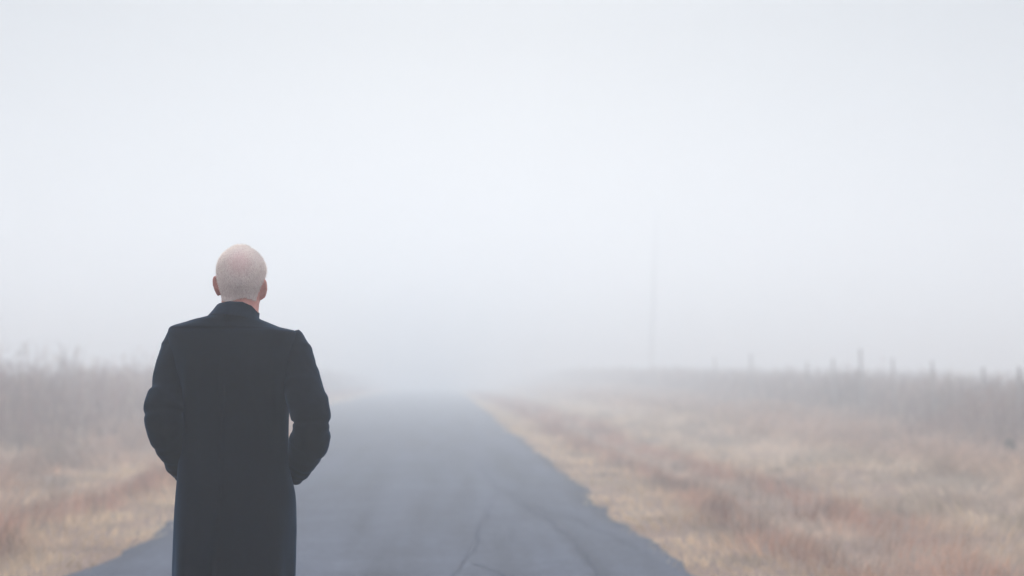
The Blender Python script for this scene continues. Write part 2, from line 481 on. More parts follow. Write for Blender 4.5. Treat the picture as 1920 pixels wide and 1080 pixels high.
# a small dark bush at the edge of the weeds, far right
def bush():
    p = px(1893, 838, 25.5)
    N = 2600
    d = rng.normal(0, 1, (N, 3)); d /= np.linalg.norm(d, axis=1)[:, None]
    rr = rng.random(N) ** 0.4
    s = np.array([0.10, 0.10, 0.115])
    lump = 0.8 + 0.5 * fbm(d[:, 0] * 2 + 7, d[:, 2] * 2 + 3, 7)
    q = d * rr[:, None] * s * lump[:, None]
    gz = float(ground_h(p.x, p.y))
    cz = 0.13
    ang = rng.uniform(0, 2 * math.pi, N)
    col = np.array([0.055, 0.065, 0.06]) * (0.6 + 0.8 * rng.random((N, 1)))
    V, T, c = blades(q[:, 0], q[:, 1], q[:, 2] + cz, np.full(N, 0.05), np.full(N, 0.022), rng.uniform(0, 3.14, N),
                     rng.uniform(0.2, 1.4, N), np.cos(ang), np.sin(ang), col)
    root = bpy.data.objects.new('bush', None); C.objects.link(root); root.location = (p.x, p.y, gz)
    tag(root, 'small dark green bush at the foot of the weeds by the right edge', 'bush')
    np_mesh('crown', V, T, LEAF, c, root)
    vs, fs = [], []
    for k in range(6):
        a = k * 1.05; top = (0.05 * math.cos(a), 0.05 * math.sin(a), 0.17)
        o = len(vs)
        for i in range(5):
            b_ = i * 2 * math.pi / 5
            vs.append((0.008 * math.cos(b_) + 0.01 * math.cos(a), 0.008 * math.sin(b_) + 0.01 * math.sin(a), -0.03))
            vs.append((top[0] + 0.003 * math.cos(b_), top[1] + 0.003 * math.sin(b_), top[2]))
        for i in range(5):
            j = (i + 1) % 5
            fs.append((o + 2 * i, o + 2 * j, o + 2 * j + 1, o + 2 * i + 1))
    mesh_obj('trunk', vs, fs, WOOD, root)
bush()

# ------------------------------------------------------------------ posts and utility pole
def post_mesh(r, hgt, seed):
    vs, fs = [], []
    n_, L = 14, 10
    for i in range(L):
        t = i / (L - 1)
        for k in range(n_):
            a = 2 * math.pi * k / n_
            q = r * (1.08 - 0.14 * t) * (1 + 0.10 * mnoise.noise(Vector((math.cos(a) * 1.5, math.sin(a) * 1.5, t * 3 + seed))))
            zz = hgt * t - 0.15 * (i == 0)
            if i == L - 1: zz += 0.02 * math.cos(a + seed)
            vs.append((q * math.cos(a), q * math.sin(a), zz))
    for i in range(L - 1):
        for k in range(n_):
            j = (k + 1) % n_
            fs.append((i * n_ + k, i * n_ + j, (i + 1) * n_ + j, (i + 1) * n_ + k))
    c = len(vs); vs.append((0, 0, hgt + 0.012))
    for k in range(n_): fs.append(((L - 1) * n_ + k, (L - 1) * n_ + (k + 1) % n_, c))
    return vs, fs

POSTS = [ # photo x, photo y of the top, how the photo shows it
    (1909, 688, 0.055, 'dark fence post rising from the weeds nearest the right edge of the photo'),
    (1842, 689, 0.045, 'thin dark post in the weeds, second from the right edge of the photo'),
    (1751, 677, 0.045, 'thin post above the dry weeds, third from the right edge of the photo'),
    (1676, 672, 0.045, 'thin faded post above the dry weeds, fourth from the right edge'),
    (1616, 655, 0.060, 'tallest and thickest of the faded posts rising from the right field'),
    (1564, 673, 0.060, 'faded short post just left of the tallest post in the right field'),
    (1511, 678, 0.050, 'very faint post in fog, second one left of the tallest post'),
    (1408, 664, 0.070, 'faint post in fog, right one of the two nearest the utility pole'),
    (1340, 670, 0.070, 'faintest post in fog, closest to the tall utility pole'),
]
for i, (a, b_, r_, lab) in enumerate(POSTS):
    Y = 32000.0 / (a - 830)
    top = px(a, b_, Y)
    g = float(ground_h(top.x, top.y))
    vs, fs = post_mesh(r_ * 0.6, top.z - g, i * 3.1)
    o = mesh_obj('fence_post', vs, fs, WOOD)
    o.location = (top.x, top.y, g)
    o.rotation_euler = (R(random.uniform(-2, 2)), R(random.uniform(-1.5, 1.5)), random.uniform(0, 6))
    tag(o, lab, 'post', 'posts standing in the weeds right of the road')

PY = 135.0
pb, pt = px(1220, 690, PY), px(1231, 388, PY)
g = float(ground_h(pb.x, PY))
vs, fs = [], []
for i in range(24):
    t = i / 23; r_ = 0.21 * (1 - t) + 0.15 * t
    for k in range(16):
        a = 2 * math.pi * k / 16
        vs.append((r_ * math.cos(a) + (pt.x - pb.x) * t, r_ * math.sin(a), -0.4 + t * (pt.z - g + 0.4)))
for i in range(23):
    for k in range(16):
        j = (k + 1) % 16
        fs.append((i * 16 + k, i * 16 + j, i * 16 + 16 + j, i * 16 + 16 + k))
fs.append(tuple(range(23 * 16, 24 * 16)))
o = mesh_obj('utility_pole', vs, fs, WOOD); o.location = (pb.x, PY, g)
tag(o, 'tall thin utility pole leaning slightly, almost lost in the fog beyond the field', 'pole')
POLE_TOP = pt.z

# ------------------------------------------------------------------ the man
MY = 4.76
MX = px(445, 705, MY).x
def L(x, y): 
    p = px(x, y, MY); return p.x - MX, p.z
S = MY / FOCAL_PX                     # metres per photo pixel at the man

def loft(rings, n=64, cap=True):
    """rings: list of arrays (n,3)"""
    vs = [tuple(p) for r in rings for p in r]; fs = []
    for i in range(len(rings) - 1):
        for k in range(n):
            j = (k + 1) % n
            fs.append((i * n + k, i * n + j, (i + 1) * n + j, (i + 1) * n + k))
    if cap:
        fs.append(tuple(reversed(range(n)))); fs.append(tuple(range((len(rings) - 1) * n, len(rings) * n)))
    return vs, fs

def interp_rows(rows, m):
    """smooth resample of a table of rows (first column decides nothing, all are interpolated)"""
    A = np.array(rows, float); N = len(A)
    out = []
    for s in np.linspace(0, N - 1, m):
        i = min(int(s), N - 2); t = s - i
        p0 = A[max(i - 1, 0)]; p1 = A[i]; p2 = A[i + 1]; p3 = A[min(i + 2, N - 1)]
        out.append(0.5 * ((2 * p1) + (-p0 + p2) * t + (2 * p0 - 5 * p1 + 4 * p2 - p3) * t * t + (-p0 + 3 * p1 - 3 * p2 + p3) * t ** 3))
    return np.array(out)

def ring(cx, cy, z, a, b, e=2.0, n=64):
    th = np.linspace(0, 2 * math.pi, n, endpoint=False)
    c, s = np.cos(th), np.sin(th)
    return np.stack([cx + a * np.sign(c) * np.abs(c) ** (2 / e), cy + b * np.sign(s) * np.abs(s) ** (2 / e), np.full(n, z)], 1)

def tube_rings(path, n=40, flat=1.0):
    """path rows: x, y, z, radius; rings square to the path"""
    P = np.array(path); rings = []
    for i in range(len(P)):
        d = P[min(i + 1, len(P) - 1), :3] - P[max(i - 1, 0), :3]; d /= np.linalg.norm(d) + 1e-9
        u = np.cross(d, [0, 1, 0]); u /= np.linalg.norm(u) + 1e-9
        v = np.cross(u, d)
        th = np.linspace(0, 2 * math.pi, n, endpoint=False)
        rings.append(P[i, :3] + P[i, 3] * (np.cos(th)[:, None] * u + flat * np.sin(th)[:, None] * v))
    return rings

person = bpy.data.objects.new('person', None); C.objects.link(person)
person.location = (MX, MY, 0.05)
PZ = 0.05
tag(person, 'man with cropped white hair seen from behind, long navy overcoat, hands in pockets', 'person')

def sil(py, l_, r_, cy, b, e=2.0):
    """a table row from the silhouette in the photo: z, cx, half width, cy, half depth, exponent"""
    x0, z = L(l_, py); x1, _ = L(r_, py)
    return (z - PZ, (x0 + x1) / 2, (x1 - x0) / 2, cy, b, e)

# -- head and neck
HEAD = [sil(461.5, 448, 456, 0.012, 0.012), sil(464, 438, 466, 0.010, 0.040), sil(469, 427, 477, 0.010, 0.064), sil(477, 417.5, 486, 0.012, 0.084),
        sil(488, 410, 493.5, 0.012, 0.096), sil(502, 406, 498, 0.012, 0.101), sil(518, 406, 497.5, 0.012, 0.100),
        sil(534, 408, 495, 0.014, 0.096), sil(548, 411, 490, 0.018, 0.088), sil(560, 412.5, 487.5, 0.020, 0.080),
        sil(572, 413, 486, 0.012, 0.070), sil(590, 412, 485, 0.006, 0.060), sil(612, 416, 482, 0.006, 0.052)]
HT = interp_rows(HEAD, 60)
HT[:, 2] = np.maximum(HT[:, 2] - 0.0025 * sstep(0, 12, np.arange(60)), 0.001)
def head_rings(off=0.0, n=72):
    return [ring(q[1], q[3], q[0] + (off if i < 6 else 0), max(q[2] + off, 0.001), max(q[4] + off, 0.001), q[5], n) for i, q in enumerate(HT)]

bm_parts = []
def add_part(vs, fs): bm_parts.append((vs, fs))
add_part(*loft(head_rings(), 72))
def ellipsoid(c, r, rot=None, n=20, m=12):
    rings = []
    Mx = Matrix.Rotation(rot[1], 3, rot[0]) if rot else None
    vs, fs = [], []
    for i in range(m + 1):
        ph = math.pi * i / m
        for k in range(n):
            a = 2 * math.pi * k / n
            v = Vector((r[0] * math.sin(ph) * math.cos(a), r[1] * math.sin(ph) * math.sin(a), r[2] * math.cos(ph)))
            if Mx: v = Mx @ v
            vs.append((c[0] + v.x, c[1] + v.y, c[2] + v.z))
    for i in range(m):
        for k in range(n):
            j = (k + 1) % n
            fs.append((i * n + k, (i + 1) * n + k, (i + 1) * n + j, i * n + j))
    add_part(vs, fs)
hcx, _ = L(451, 520)
TOPZ = L(451, 462)[1] - PZ
# jaw, chin, brow, nose, lips, cheekbones (facing away from the camera)
ellipsoid((hcx, 0.055, TOPZ - 0.172), (0.060, 0.050, 0.045))
ellipsoid((hcx, 0.098, TOPZ - 0.212), (0.026, 0.022, 0.020))
ellipsoid((hcx, 0.080, TOPZ - 0.185), (0.044, 0.036, 0.040))
ellipsoid((hcx, 0.104, TOPZ - 0.097), (0.052, 0.014, 0.012))
ellipsoid((hcx, 0.122, TOPZ - 0.150), (0.016, 0.020, 0.014))
ellipsoid((hcx, 0.114, TOPZ - 0.130), (0.010, 0.016, 0.030), ('X', 0.35))
ellipsoid((hcx, 0.112, TOPZ - 0.180), (0.024, 0.010, 0.0075))
ellipsoid((hcx, 0.110, TOPZ - 0.189), (0.021, 0.010, 0.0075))
for s in (-1, 1):
    ellipsoid((hcx + s * 0.045, 0.084, TOPZ - 0.142), (0.020, 0.022, 0.018))
# ears: pinna shell + rim + lobe, set a little back
for (ex, ey, s, w) in ((405.5, 535, -1, 0.0125), (492.5, 541.5, 1, 0.0160)):
    x, z = L(ex, ey); z -= PZ
    ellipsoid((x, 0.012, z), (0.0050, 0.019, 0.029), ('Y', s * 0.22), 20, 14)
    for k in range(15):
        a = R(-60 + k * 22)
        ellipsoid((x + s * (0.0005 + 0.0085 * math.cos((math.sin(a) - 0.3) * 1.25)), 0.012 - 0.017 * math.cos(a - 0.9), z + 0.026 * math.sin(a)),
                  (w * 0.38, 0.0055, 0.0068), None, 12, 8)
    ellipsoid((x - s * 0.004, 0.018, z - 0.026), (0.0050, 0.009, 0.010))

# -- torso under the coat, slightly smaller than it
def R2(rows, shrink, n=64):
    return [ring(q[1], q[3], q[0], max(q[2] - shrink, .01), max(q[4] - shrink, .01), q[5], n) for q in rows]
TORSO = [sil(586, 402, 476, 0.0, 0.070, 2.1), sil(592, 391, 481, 0.0, 0.077, 2.1), sil(598, 368, 488, 0.0, 0.082, 2.2), sil(604, 347, 502, 0.0, 0.086, 2.2),
         sil(609, 329, 513, 0.0, 0.091, 2.3), sil(613, 320, 524, 0.0, 0.095, 2.4), sil(617, 317, 543, 0.0, 0.095, 2.5), sil(621, 316, 557, 0.0, 0.100, 2.6), sil(629, 315, 560.5, 0.0, 0.107, 2.6),
         sil(650, 316, 559, 0.0, 0.118, 2.6), sil(690, 322, 552, 0.0, 0.130, 2.7), sil(730, 328, 545, 0.0, 0.130, 2.6),
         sil(780, 334, 541, 0.002, 0.126, 2.5), sil(830, 336, 541, 0.004, 0.126, 2.4), sil(870, 335, 544, 0.004, 0.130, 2.4),
         sil(900, 333, 548, 0.004, 0.136, 2.4), sil(935, 329.5, 554, 0.004, 0.142, 2.4), sil(990, 326, 554.5, 0.004, 0.148, 2.4),
         sil(1080, 325, 552, 0.006, 0.154, 2.4), sil(1160, 322, 554, 0.008, 0.160, 2.4), sil(1245, 318, 557, 0.01, 0.166, 2.4)]
TB = [q for q in TORSO if q[0] > 0.80]
rr_ = interp_rows(TB, 40); sh_ = 0.018 + 0.024 * sstep(1.45, 1.25, rr_[:, 0])
add_part(*loft([ring(q[1], q[3], q[0], q[2] - h_, q[4] - h_, q[5], 64) for q, h_ in zip(rr_, sh_)], 64))

# arms (inside the sleeves), wrists, hands in the pockets
def arm(rows):
    out = []
    for (ax, ay, yy, r) in rows:
        p = px(ax, ay, MY + yy)
        out.append((p.x - MX, yy, p.z - PZ, r * S))
    return out
ARM_L = arm([(346, 621, 0.0, 24), (343, 632, 0.0, 29.5), (340, 650, -0.004, 33.5), (336, 669, -0.012, 36.5), (326, 705, -0.030, 37.5), (321, 735, -0.050, 36), (311, 762, -0.068, 39.5),
             (310.5, 786, -0.074, 38.5), (315, 812, -0.060, 35.5), (325, 838, -0.030, 31), (336, 860, 0.004, 28), (343, 874, 0.030, 27), (349, 882, 0.046, 26), (356, 889, 0.058, 25.5)])
ARM_R = arm([(540, 624, 0.0, 21), (542, 631, 0.0, 26), (546, 646, -0.004, 30), (552, 668, -0.012, 34.5), (562, 705, -0.030, 36), (570, 735, -0.050, 36.5), (579, 762, -0.066, 37),
             (583, 785, -0.074, 36), (582.5, 806, -0.066, 33), (580, 829, -0.040, 37), (569, 853, -0.008, 31.5), (560, 870, 0.024, 28), (552, 881, 0.046, 26.5), (545, 889, 0.058, 26)])
for A, s in ((ARM_L, 1), (ARM_R, -1)):
    rows = [(q[0], q[1], q[2], max(q[3] * 0.62, 0.024)) for q in A]
    e = rows[-1]; rows[-1] = (e[0] + s * 0.012, e[1], e[2] + 0.01, 0.022); e = rows[-1]
    d = np.array([s * 0.95, 0.0, -0.65]); d /= np.linalg.norm(d)
    wr = np.array(e[:3]) + d * 0.03
    rows.append((*wr, 0.026))
    add_part(*loft(tube_rings(interp_rows(rows, 40), 24), 24))
    # palm and five fingers reaching down into the pocket, slightly curled
    side = np.array([0.25 * s, 0.95, 0.28]); side -= d * side.dot(d); side /= np.linalg.norm(side)
    nrm = np.cross(d, side)
    prow = [(*(wr + d * t), r) for t, r in ((0.0, 0.024), (0.03, 0.030), (0.065, 0.033), (0.09, 0.028))]
    add_part(*loft(tube_rings(interp_rows(prow, 10), 20, 0.75), 20))
    for k, (o_, ln) in enumerate(((-0.027, 0.060), (-0.009, 0.072), (0.009, 0.078), (0.026, 0.070))):
        b0 = wr + d * 0.085 + side * o_
        m0 = b0 + d * ln * 0.5 + nrm * 0.006 * s; t0 = m0 + d * ln * 0.4 + nrm * 0.02 * s
        add_part(*loft(tube_rings(interp_rows([(*b0, 0.0095), (*m0, 0.009), (*t0, 0.0065)], 9), 12), 12))
    b0 = wr + d * 0.03 + side * 0.028; m0 = b0 + d * 0.03 + side * 0.018; t0 = m0 + d * 0.03 + side * 0.003
    add_part(*loft(tube_rings(interp_rows([(*b0, 0.012), (*m0, 0.010), (*t0, 0.007)], 9), 12), 12))

# legs and feet inside trousers and shoes
lcx = L(440, 900)[0]
for s in (-1, 1):
    rows = [(lcx + s * 0.085, 0.0, 0.86, 0.085), (lcx + s * 0.088, 0.0, 0.70, 0.078), (lcx + s * 0.092, 0.005, 0.47, 0.055),
            (lcx + s * 0.096, -0.008, 0.32, 0.052), (lcx + s * 0.10, -0.012, 0.10, 0.034), (lcx + s * 0.10, -0.012, 0.035, 0.027)]
    add_part(*loft(tube_rings(interp_rows(rows, 30), 28), 28))
    ellipsoid((lcx + s * 0.105, 0.055, 0.030), (0.030, 0.100, 0.016))

bm = bmesh.new()
for vs, fs in bm_parts:
    bv = [bm.verts.new(v) for v in vs]
    for f in fs:
        try: bm.faces.new([bv[i] for i in f])
        except ValueError: pass
bmesh.ops.recalc_face_normals(bm, faces=bm.faces)
me = bpy.data.meshes.new('body_src'); bm.to_mesh(me); bm.free()
tmp = bpy.data.objects.new('body_src', me); C.objects.link(tmp)
rm = tmp.modifiers.new('r', 'REMESH'); rm.mode = 'VOXEL'; rm.voxel_size = 0.0042
sm = tmp.modifiers.new('s', 'SMOOTH'); sm.factor = 0.5; sm.iterations = 3
dg = bpy.context.evaluated_depsgraph_get()
bme = bpy.data.meshes.new_from_object(tmp.evaluated_get(dg)); bme.name = 'body'
bpy.data.objects.remove(tmp)
bme.shade_smooth(); bme.materials.clear(); bme.materials.append(SKIN)
body = bpy.data.objects.new('body', bme); C.objects.link(body); body.parent = person
for s in (-1, 1):
    bm = bmesh.new(); bmesh.ops.create_uvsphere(bm, u_segments=16, v_segments=10, radius=0.0115)
    em = bpy.data.meshes.new('eye'); bm.to_mesh(em); bm.free(); em.materials.append(EYE); em.shade_smooth()
    o = bpy.data.objects.new('eye', em); C.objects.link(o); o.parent = person
    o.location = (hcx + s * 0.031, 0.0885, TOPZ - 0.115)

# -- hair: cropped cap with thousands of short strands, thin over the crown
CROWN = L(459, 492)
def hair_ok(x, y, z):
    """inside the haired area of the head (nape line, round the ears, off the face)"""
    nape = L(450, 563)[1] - PZ + 0.006 * math.sin(x * 60)
    u = (x - hcx)
    side = abs(u) / 0.08
    low = nape
    if y > -0.02: low = max(low, TOPZ - 0.128 + (y + 0.02) * 1.1)       # rises over the ear to the temple
    if y > 0.075: low = max(low, TOPZ - 0.055 + (y - 0.075) * 1.6)
    return z > low
hv, hf = loft(head_rings(0.0028, 96), 96, True)
keepf = []
for f in hf:
    if len(f) > 4: 
        if f[0] < 96: keepf.append(f)
        continue
    c_ = np.mean([hv[i] for i in f], 0)
    if hair_ok(*c_): keepf.append(f)
SCALP, n, l, b = material('cropped_hair', 0.8, spec=0.2)
oc = obj_coord(n)
mp = n.new('ShaderNodeMapping'); mp.inputs['Scale'].default_value = (1, 1, 0.3); l.new(oc, mp.inputs[0])
t = noise_node(n, l, 260, 4, 0.7, mp.outputs[0])
r_h = ramp_node(n, l, t.outputs[0], [(0.3, (0.55, 0.43, 0.41)), (0.7, (0.85, 0.74, 0.70))])
# pink skin shows through where the crown is thin
sb = n.new('ShaderNodeVectorMath'); sb.operation = 'DISTANCE'
sb.inputs[1].default_value = (L(455, 497)[0], -0.085, L(455, 497)[1] - PZ); l.new(oc, sb.inputs[0])
mr = n.new('ShaderNodeMapRange'); mr.inputs[1].default_value = 0.02; mr.inputs[2].default_value = 0.055
mr.inputs[3].default_value = 0.5; mr.inputs[4].default_value = 0.0; l.new(sb.outputs['Value'], mr.inputs[0])
mxx = n.new('ShaderNodeMixRGB'); l.new(mr.outputs[0], mxx.inputs[0]); l.new(r_h.outputs[0], mxx.inputs[1])
mxx.inputs[2].default_value = (0.74, 0.46, 0.44, 1); l.new(mxx.outputs[0], b.inputs['Base Color'])
bump(n, l, b, t.outputs[0], 0.8, 0.003)
hair = mesh_obj('hair', hv, keepf, SCALP, person)
# strands
hv = np.array(hv)
NS = 30000
cnt = len(HT) - 1
si = rng.random(NS) ** 0.9 * (cnt * 0.80); th = rng.random(NS) * 96
i0 = si.astype(int); f0 = (si - i0)[:, None]; k0 = th.astype(int) % 96; k1 = (k0 + 1) % 96; g0 = (th - np.floor(th))[:, None]
HV = hv.reshape(len(HT), 96, 3)
P = (HV[i0, k0] * (1 - g0) + HV[i0, k1] * g0) * (1 - f0) + (HV[i0 + 1, k0] * (1 - g0) + HV[i0 + 1, k1] * g0) * f0
ctr = np.array([hcx, 0.012, TOPZ - 0.085])
Nn = (P - ctr) * np.array([1.1, 1.0, 0.9]); Nn /= np.linalg.norm(Nn, axis=1)[:, None]
crp = np.array([L(456, 488)[0], -0.075, L(456, 488)[1] - PZ])
flow = P - crp; flow -= Nn * np.sum(flow * Nn, 1)[:, None]; flow /= np.linalg.norm(flow, axis=1)[:, None] + 1e-6
down = np.array([0, 0, -1.0]) - Nn * (Nn @ np.array([0, 0, -1.0]))[:, None]; down /= np.linalg.norm(down, axis=1)[:, None] + 1e-6
flow = flow * 0.5 + down * 0.6 + rng.normal(0, 0.22, (NS, 3)); flow /= np.linalg.norm(flow, axis=1)[:, None]
dcr = np.linalg.norm(P - np.array([L(455, 497)[0], -0.085, L(455, 497)[1] - PZ]), axis=1)
ok = np.array([hair_ok(*p) for p in P]) & (rng.random(NS) < 0.18 + 0.82 * sstep(0.012, 0.06, dcr))
P, Nn, flow = P[ok], Nn[ok], flow[ok]; NS = len(P)
ln = rng.uniform(0.005, 0.0105, NS)[:, None]
D = flow * 0.8 + Nn * rng.uniform(0.15, 0.55, (NS, 1)); D /= np.linalg.norm(D, axis=1)[:, None]
W = np.cross(D, Nn + rng.normal(0, 0.4, (NS, 3))); W /= np.linalg.norm(W, axis=1)[:, None] + 1e-9; W *= 0.00042
V = np.stack([P - W - Nn * 0.001, P + W - Nn * 0.001, P + D * ln], 1).reshape(-1, 3)
T = np.arange(NS * 3).reshape(-1, 3)
hc = np.array([0.90, 0.82, 0.77])[None] * rng.uniform(0.88, 1.10, (NS, 1))
hc = np.clip(hc, 0, 0.92)
np_mesh('hair_strand_layer', V, T, HAIR, np.repeat(hc, 3, 0), hair)

# -- overcoat
def displace_obj(o, fn):
    me = o.data
    co = np.empty(len(me.vertices) * 3, np.float32); me.vertices.foreach_get('co', co); co = co.reshape(-1, 3)
    no = np.empty(len(me.vertices) * 3, np.float32); me.vertices.foreach_get('normal', no); no = no.reshape(-1, 3)
    out = np.array([fn(Vector(c), Vector(nn)) for c, nn in zip(co, no)], np.float32)
    me.vertices.foreach_set('co', out.ravel()); me.update()

CT = interp_rows(TORSO, 230)
NR = 260
cv, cf = loft(R2(CT, 0.0, NR), NR, False)
cf.append(tuple(reversed(range(NR))))                      # closed over the shoulders, open at the hem
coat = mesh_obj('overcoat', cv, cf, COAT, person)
vent_x = [(L(426, 900)[1] - PZ, L(426, 900)[0]), (L(419, 960)[1] - PZ, L(419, 960)[0]), (L(414, 1080)[1] - PZ, L(414, 1080)[0]), (0.0, L(411, 1200)[0])]
vz = np.array([v[0] for v in vent_x])[::-1]; vxx = np.array([v[1] for v in vent_x])[::-1]
ztop = vent_x[0][0]
seam_x = L(427, 700)[0]
def coat_fn(c, nn):
    # broad soft drape and cloth unevenness
    d = 0.0045 * mnoise.noise(Vector((c.x * 6, c.y * 6, c.z * 3.5))) + 0.0014 * mnoise.noise(Vector((c.x * 22, c.y * 22, c.z * 14)))
    d *= max(0.1, min(1.0, (1.53 - c.z) / 0.12))                    # firm padded shoulders
    low = max(0.0, min(1.0, (1.02 - c.z) / 0.4))
    th = math.atan2(c.y, c.x)
    d -= low * 0.002
    d += low * 0.007 * math.sin(th * 9 + 2.2 * mnoise.noise(Vector((c.x * 2, c.z * 1.5, 4))))
    if c.y < 0.02:
        # blade folds running down from behind the arms
        for sx in (-1, 1):
            fx = 0.135 * sx - 0.01 + 0.02 * sx * (1.3 - c.z)
            d += 0.009 * math.exp(-((c.x - fx) / 0.018) ** 2) * math.exp(-((c.z - 1.28) / 0.16) ** 2)
        if c.z > 0.95: d -= 0.004 * math.exp(-((c.x - seam_x) / 0.003) ** 2)      # centre back seam
        if c.z < ztop + 0.01 and c.y < 0:
            xv = float(np.interp(c.z, vz, vxx)); t = c.x - xv
            k = min(1.0, (ztop + 0.01 - c.z) / 0.10)
            if t > 0: d -= 0.015 * k * math.exp(-t / 0.05)
            else: d += 0.004 * k * math.exp(t / 0.05)
    return c + nn * d
displace_obj(coat, coat_fn)
# hem thickness + inner lining so the coat has an edge
sol = coat.modifiers.new('thickness', 'SOLIDIFY'); sol.thickness = 0.004; sol.offset = -1

# sleeves
def sleeve(A, s, seed, folds):
    rows = interp_rows(A, 150)
    P = rows[:, :3]; Ln = np.concatenate([[0], np.cumsum(np.linalg.norm(np.diff(P, axis=0), axis=1))]); Ln /= Ln[-1]
    rings = tube_rings(rows, 110, 0.95)
    for i, rg in enumerate(rings):
        t = Ln[i]
        for k in range(len(rg)):
            v = rg[k]; c0 = P[i]; dr = v - c0; a = 2 * math.pi * k / 110
            f = 0.0
            for (tc, wdt, amp, tilt, ph, lim) in folds:
                # each fold is a ridge that runs slantwise round part of the sleeve
                f += amp * math.exp(-((t - tc - tilt * math.sin(a + ph)) / wdt) ** 2) * (0.5 + 0.5 * math.cos(a - lim)) ** 0.8
            f += 0.05 * mnoise.noise(Vector((v[0] * 16, v[1] * 16, v[2] * 12 + seed)))
            f += 0.018 * mnoise.noise(Vector((v[0] * 50, v[1] * 50, v[2] * 40 + seed)))
            rg[k] = c0 + dr * (1 + f)
    # turn the cuff edge inwards so the end reads as a hem
    last = rings[-1]; cc = last.mean(0)
    for q in (0.93, 0.80, 0.74):
        rings.append(cc + (last - cc) * q + np.array([0, 0, 0.004 if q < 0.9 else 0]))
    vs, fs = loft(rings, 110, True)
    return mesh_obj('sleeve', vs, fs, COAT, coat)
# angle: 0 = screen side given by tube frame; lim picks which side a fold bulges on
FL = [(0.10, 0.020, 0.05, 0.03, 0, 3.1), (0.30, 0.03, -0.05, 0.05, 1, 1.5), (0.36, 0.022, 0.06, -0.05, 0.5, 0), (0.47, 0.022, 0.07, 0.04, 1, 3.1), (0.53, 0.014, -0.09, 0.02, 0, 3.1),
      (0.545, 0.02, -0.07, 0.03, 0, 0), (0.60, 0.024, 0.07, 0.03, 2, 0.0), (0.68, 0.018, -0.06, -0.03, 1, 3.1), (0.76, 0.02, 0.06, 0.03, 0, 1.5), (0.84, 0.014, -0.08, 0.02, 1, 3.1), (0.90, 0.016, 0.07, 0.02, 2, 3.1), (0.945, 0.012, -0.07, 0.01, 0, 3.1)]
FR = [(0.12, 0.020, 0.05, 0.03, 0, 0.0), (0.28, 0.03, -0.05, -0.05, 1, 1.5), (0.37, 0.022, 0.06, 0.05, 0.5, 3.1), (0.49, 0.024, 0.06, -0.04, 1, 0.0), (0.57, 0.013, -0.10, 0.015, 0, 0.0), (0.57, 0.013, -0.10, 0.015, 0, 3.1),
      (0.63, 0.024, 0.07, 0.02, 2, 0.0), (0.74, 0.018, -0.06, 0.03, 1, 0.0), (0.80, 0.018, 0.05, -0.03, 0, 1.5), (0.87, 0.012, -0.07, 0.02, 1, 0.0), (0.92, 0.014, 0.06, 0.02, 2, 0.0)]
sl = sleeve(ARM_L, -1, 3.0, FL); sr = sleeve(ARM_R, 1, 9.0, FR)
# cuff buttons on the outer edge of each sleeve
for A, par, s in ((ARM_L, sl, -1), (ARM_R, sr, 1)):
    rows = interp_rows(A, 100)
    for q in (86, 90, 94):
        c0 = rows[q]
        bm = bmesh.new()
        bmesh.ops.create_cone(bm, cap_ends=True, segments=20, radius1=0.009, radius2=0.008, depth=0.004)
        bmesh.ops.bevel(bm, geom=[e for e in bm.edges if len(e.link_faces) == 2 and e.calc_face_angle() > 0.5], offset=0.001, segments=2, affect='EDGES')
        mm = bpy.data.meshes.new('button'); bm.to_mesh(mm); bm.free(); mm.materials.append(BUTTON); mm.shade_smooth()
        o = bpy.data.objects.new('button', mm); C.objects.link(o); o.parent = par
        dirv = Vector((s * 0.8, -0.45, -0.35)).normalized()
        o.location = Vector(c0[:3]) + dirv * (c0[3] * 0.97)
        o.rotation_euler = dirv.to_track_quat('Z', 'Y').to_euler()

# shoulder ends: padded sleeve head standing slightly proud of the shoulder seam comes from the sleeve tops

# collar: tall fold round the neck, higher at the back, dropping to the right
def collar():
    n_ = 120
    th = np.linspace(0, 2 * math.pi, n_, endpoint=False)
    c, s = np.cos(th), np.sin(th)
    def rng_(cxp, ap, b_, us, pys, front, dy=0.0):
        x0 = L(cxp, 580)[0]; a = ap * S
        pyv = np.interp(c, us, pys)
        z = np.array([L(cxp, p)[1] for p in pyv]) - PZ
        z = z - front * np.clip(s + 0.25, 0, None) ** 1.3
        return np.stack([x0 + a * c, dy + b_ * s, z], 1)
    bot = rng_(438.8, 47.8, 0.086, [-1, -.6, -.2, .4, 1], [592, 589.5, 588, 591, 600], 0.008)
    mid = rng_(442.5, 42.5, 0.082, [-1, -.3, .3, .7, 1], [582, 578, 580, 585, 595], 0.006)
    mid2 = rng_(446.5, 38.6, 0.078, [-1, -.3, .3, .7, 1], [572, 569.5, 571, 577, 590], 0.004)
    top = rng_(448.5, 37.6, 0.0755, [-1, -.3, .3, .7, 1], [570, 566.5, 568, 574.5, 588], 0.003)
    tin = rng_(449, 36.6, 0.0735, [-1, -.3, .3, .7, 1], [571, 567.5, 569, 575.5, 589], 0.003)
    inn = rng_(449, 36.0, 0.0720, [-1, -.3, .3, .7, 1], [592, 588, 590, 592, 600], 0.003)
    bot0 = bot.copy(); bot0[:, 2] -= 0.006; bot0[:, :2] *= 0.985
    rings = [bot0, bot]
    def mixr(a, b_, m):
        return [a * (1 - t) + b_ * t for t in np.linspace(0, 1, m + 1)[1:]]
    for a, b_ in ((bot, mid), (mid, mid2), (mid2, top), (top, tin), (tin, inn)):
        rings += mixr(a, b_, 5)
    vs, fs = loft(rings, n_, False)
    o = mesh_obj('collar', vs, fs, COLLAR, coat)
    def fn(cc, nn):
        return cc + nn * (0.0012 * mnoise.noise(cc * 24))
    displace_obj(o, fn)
    return o
collar()

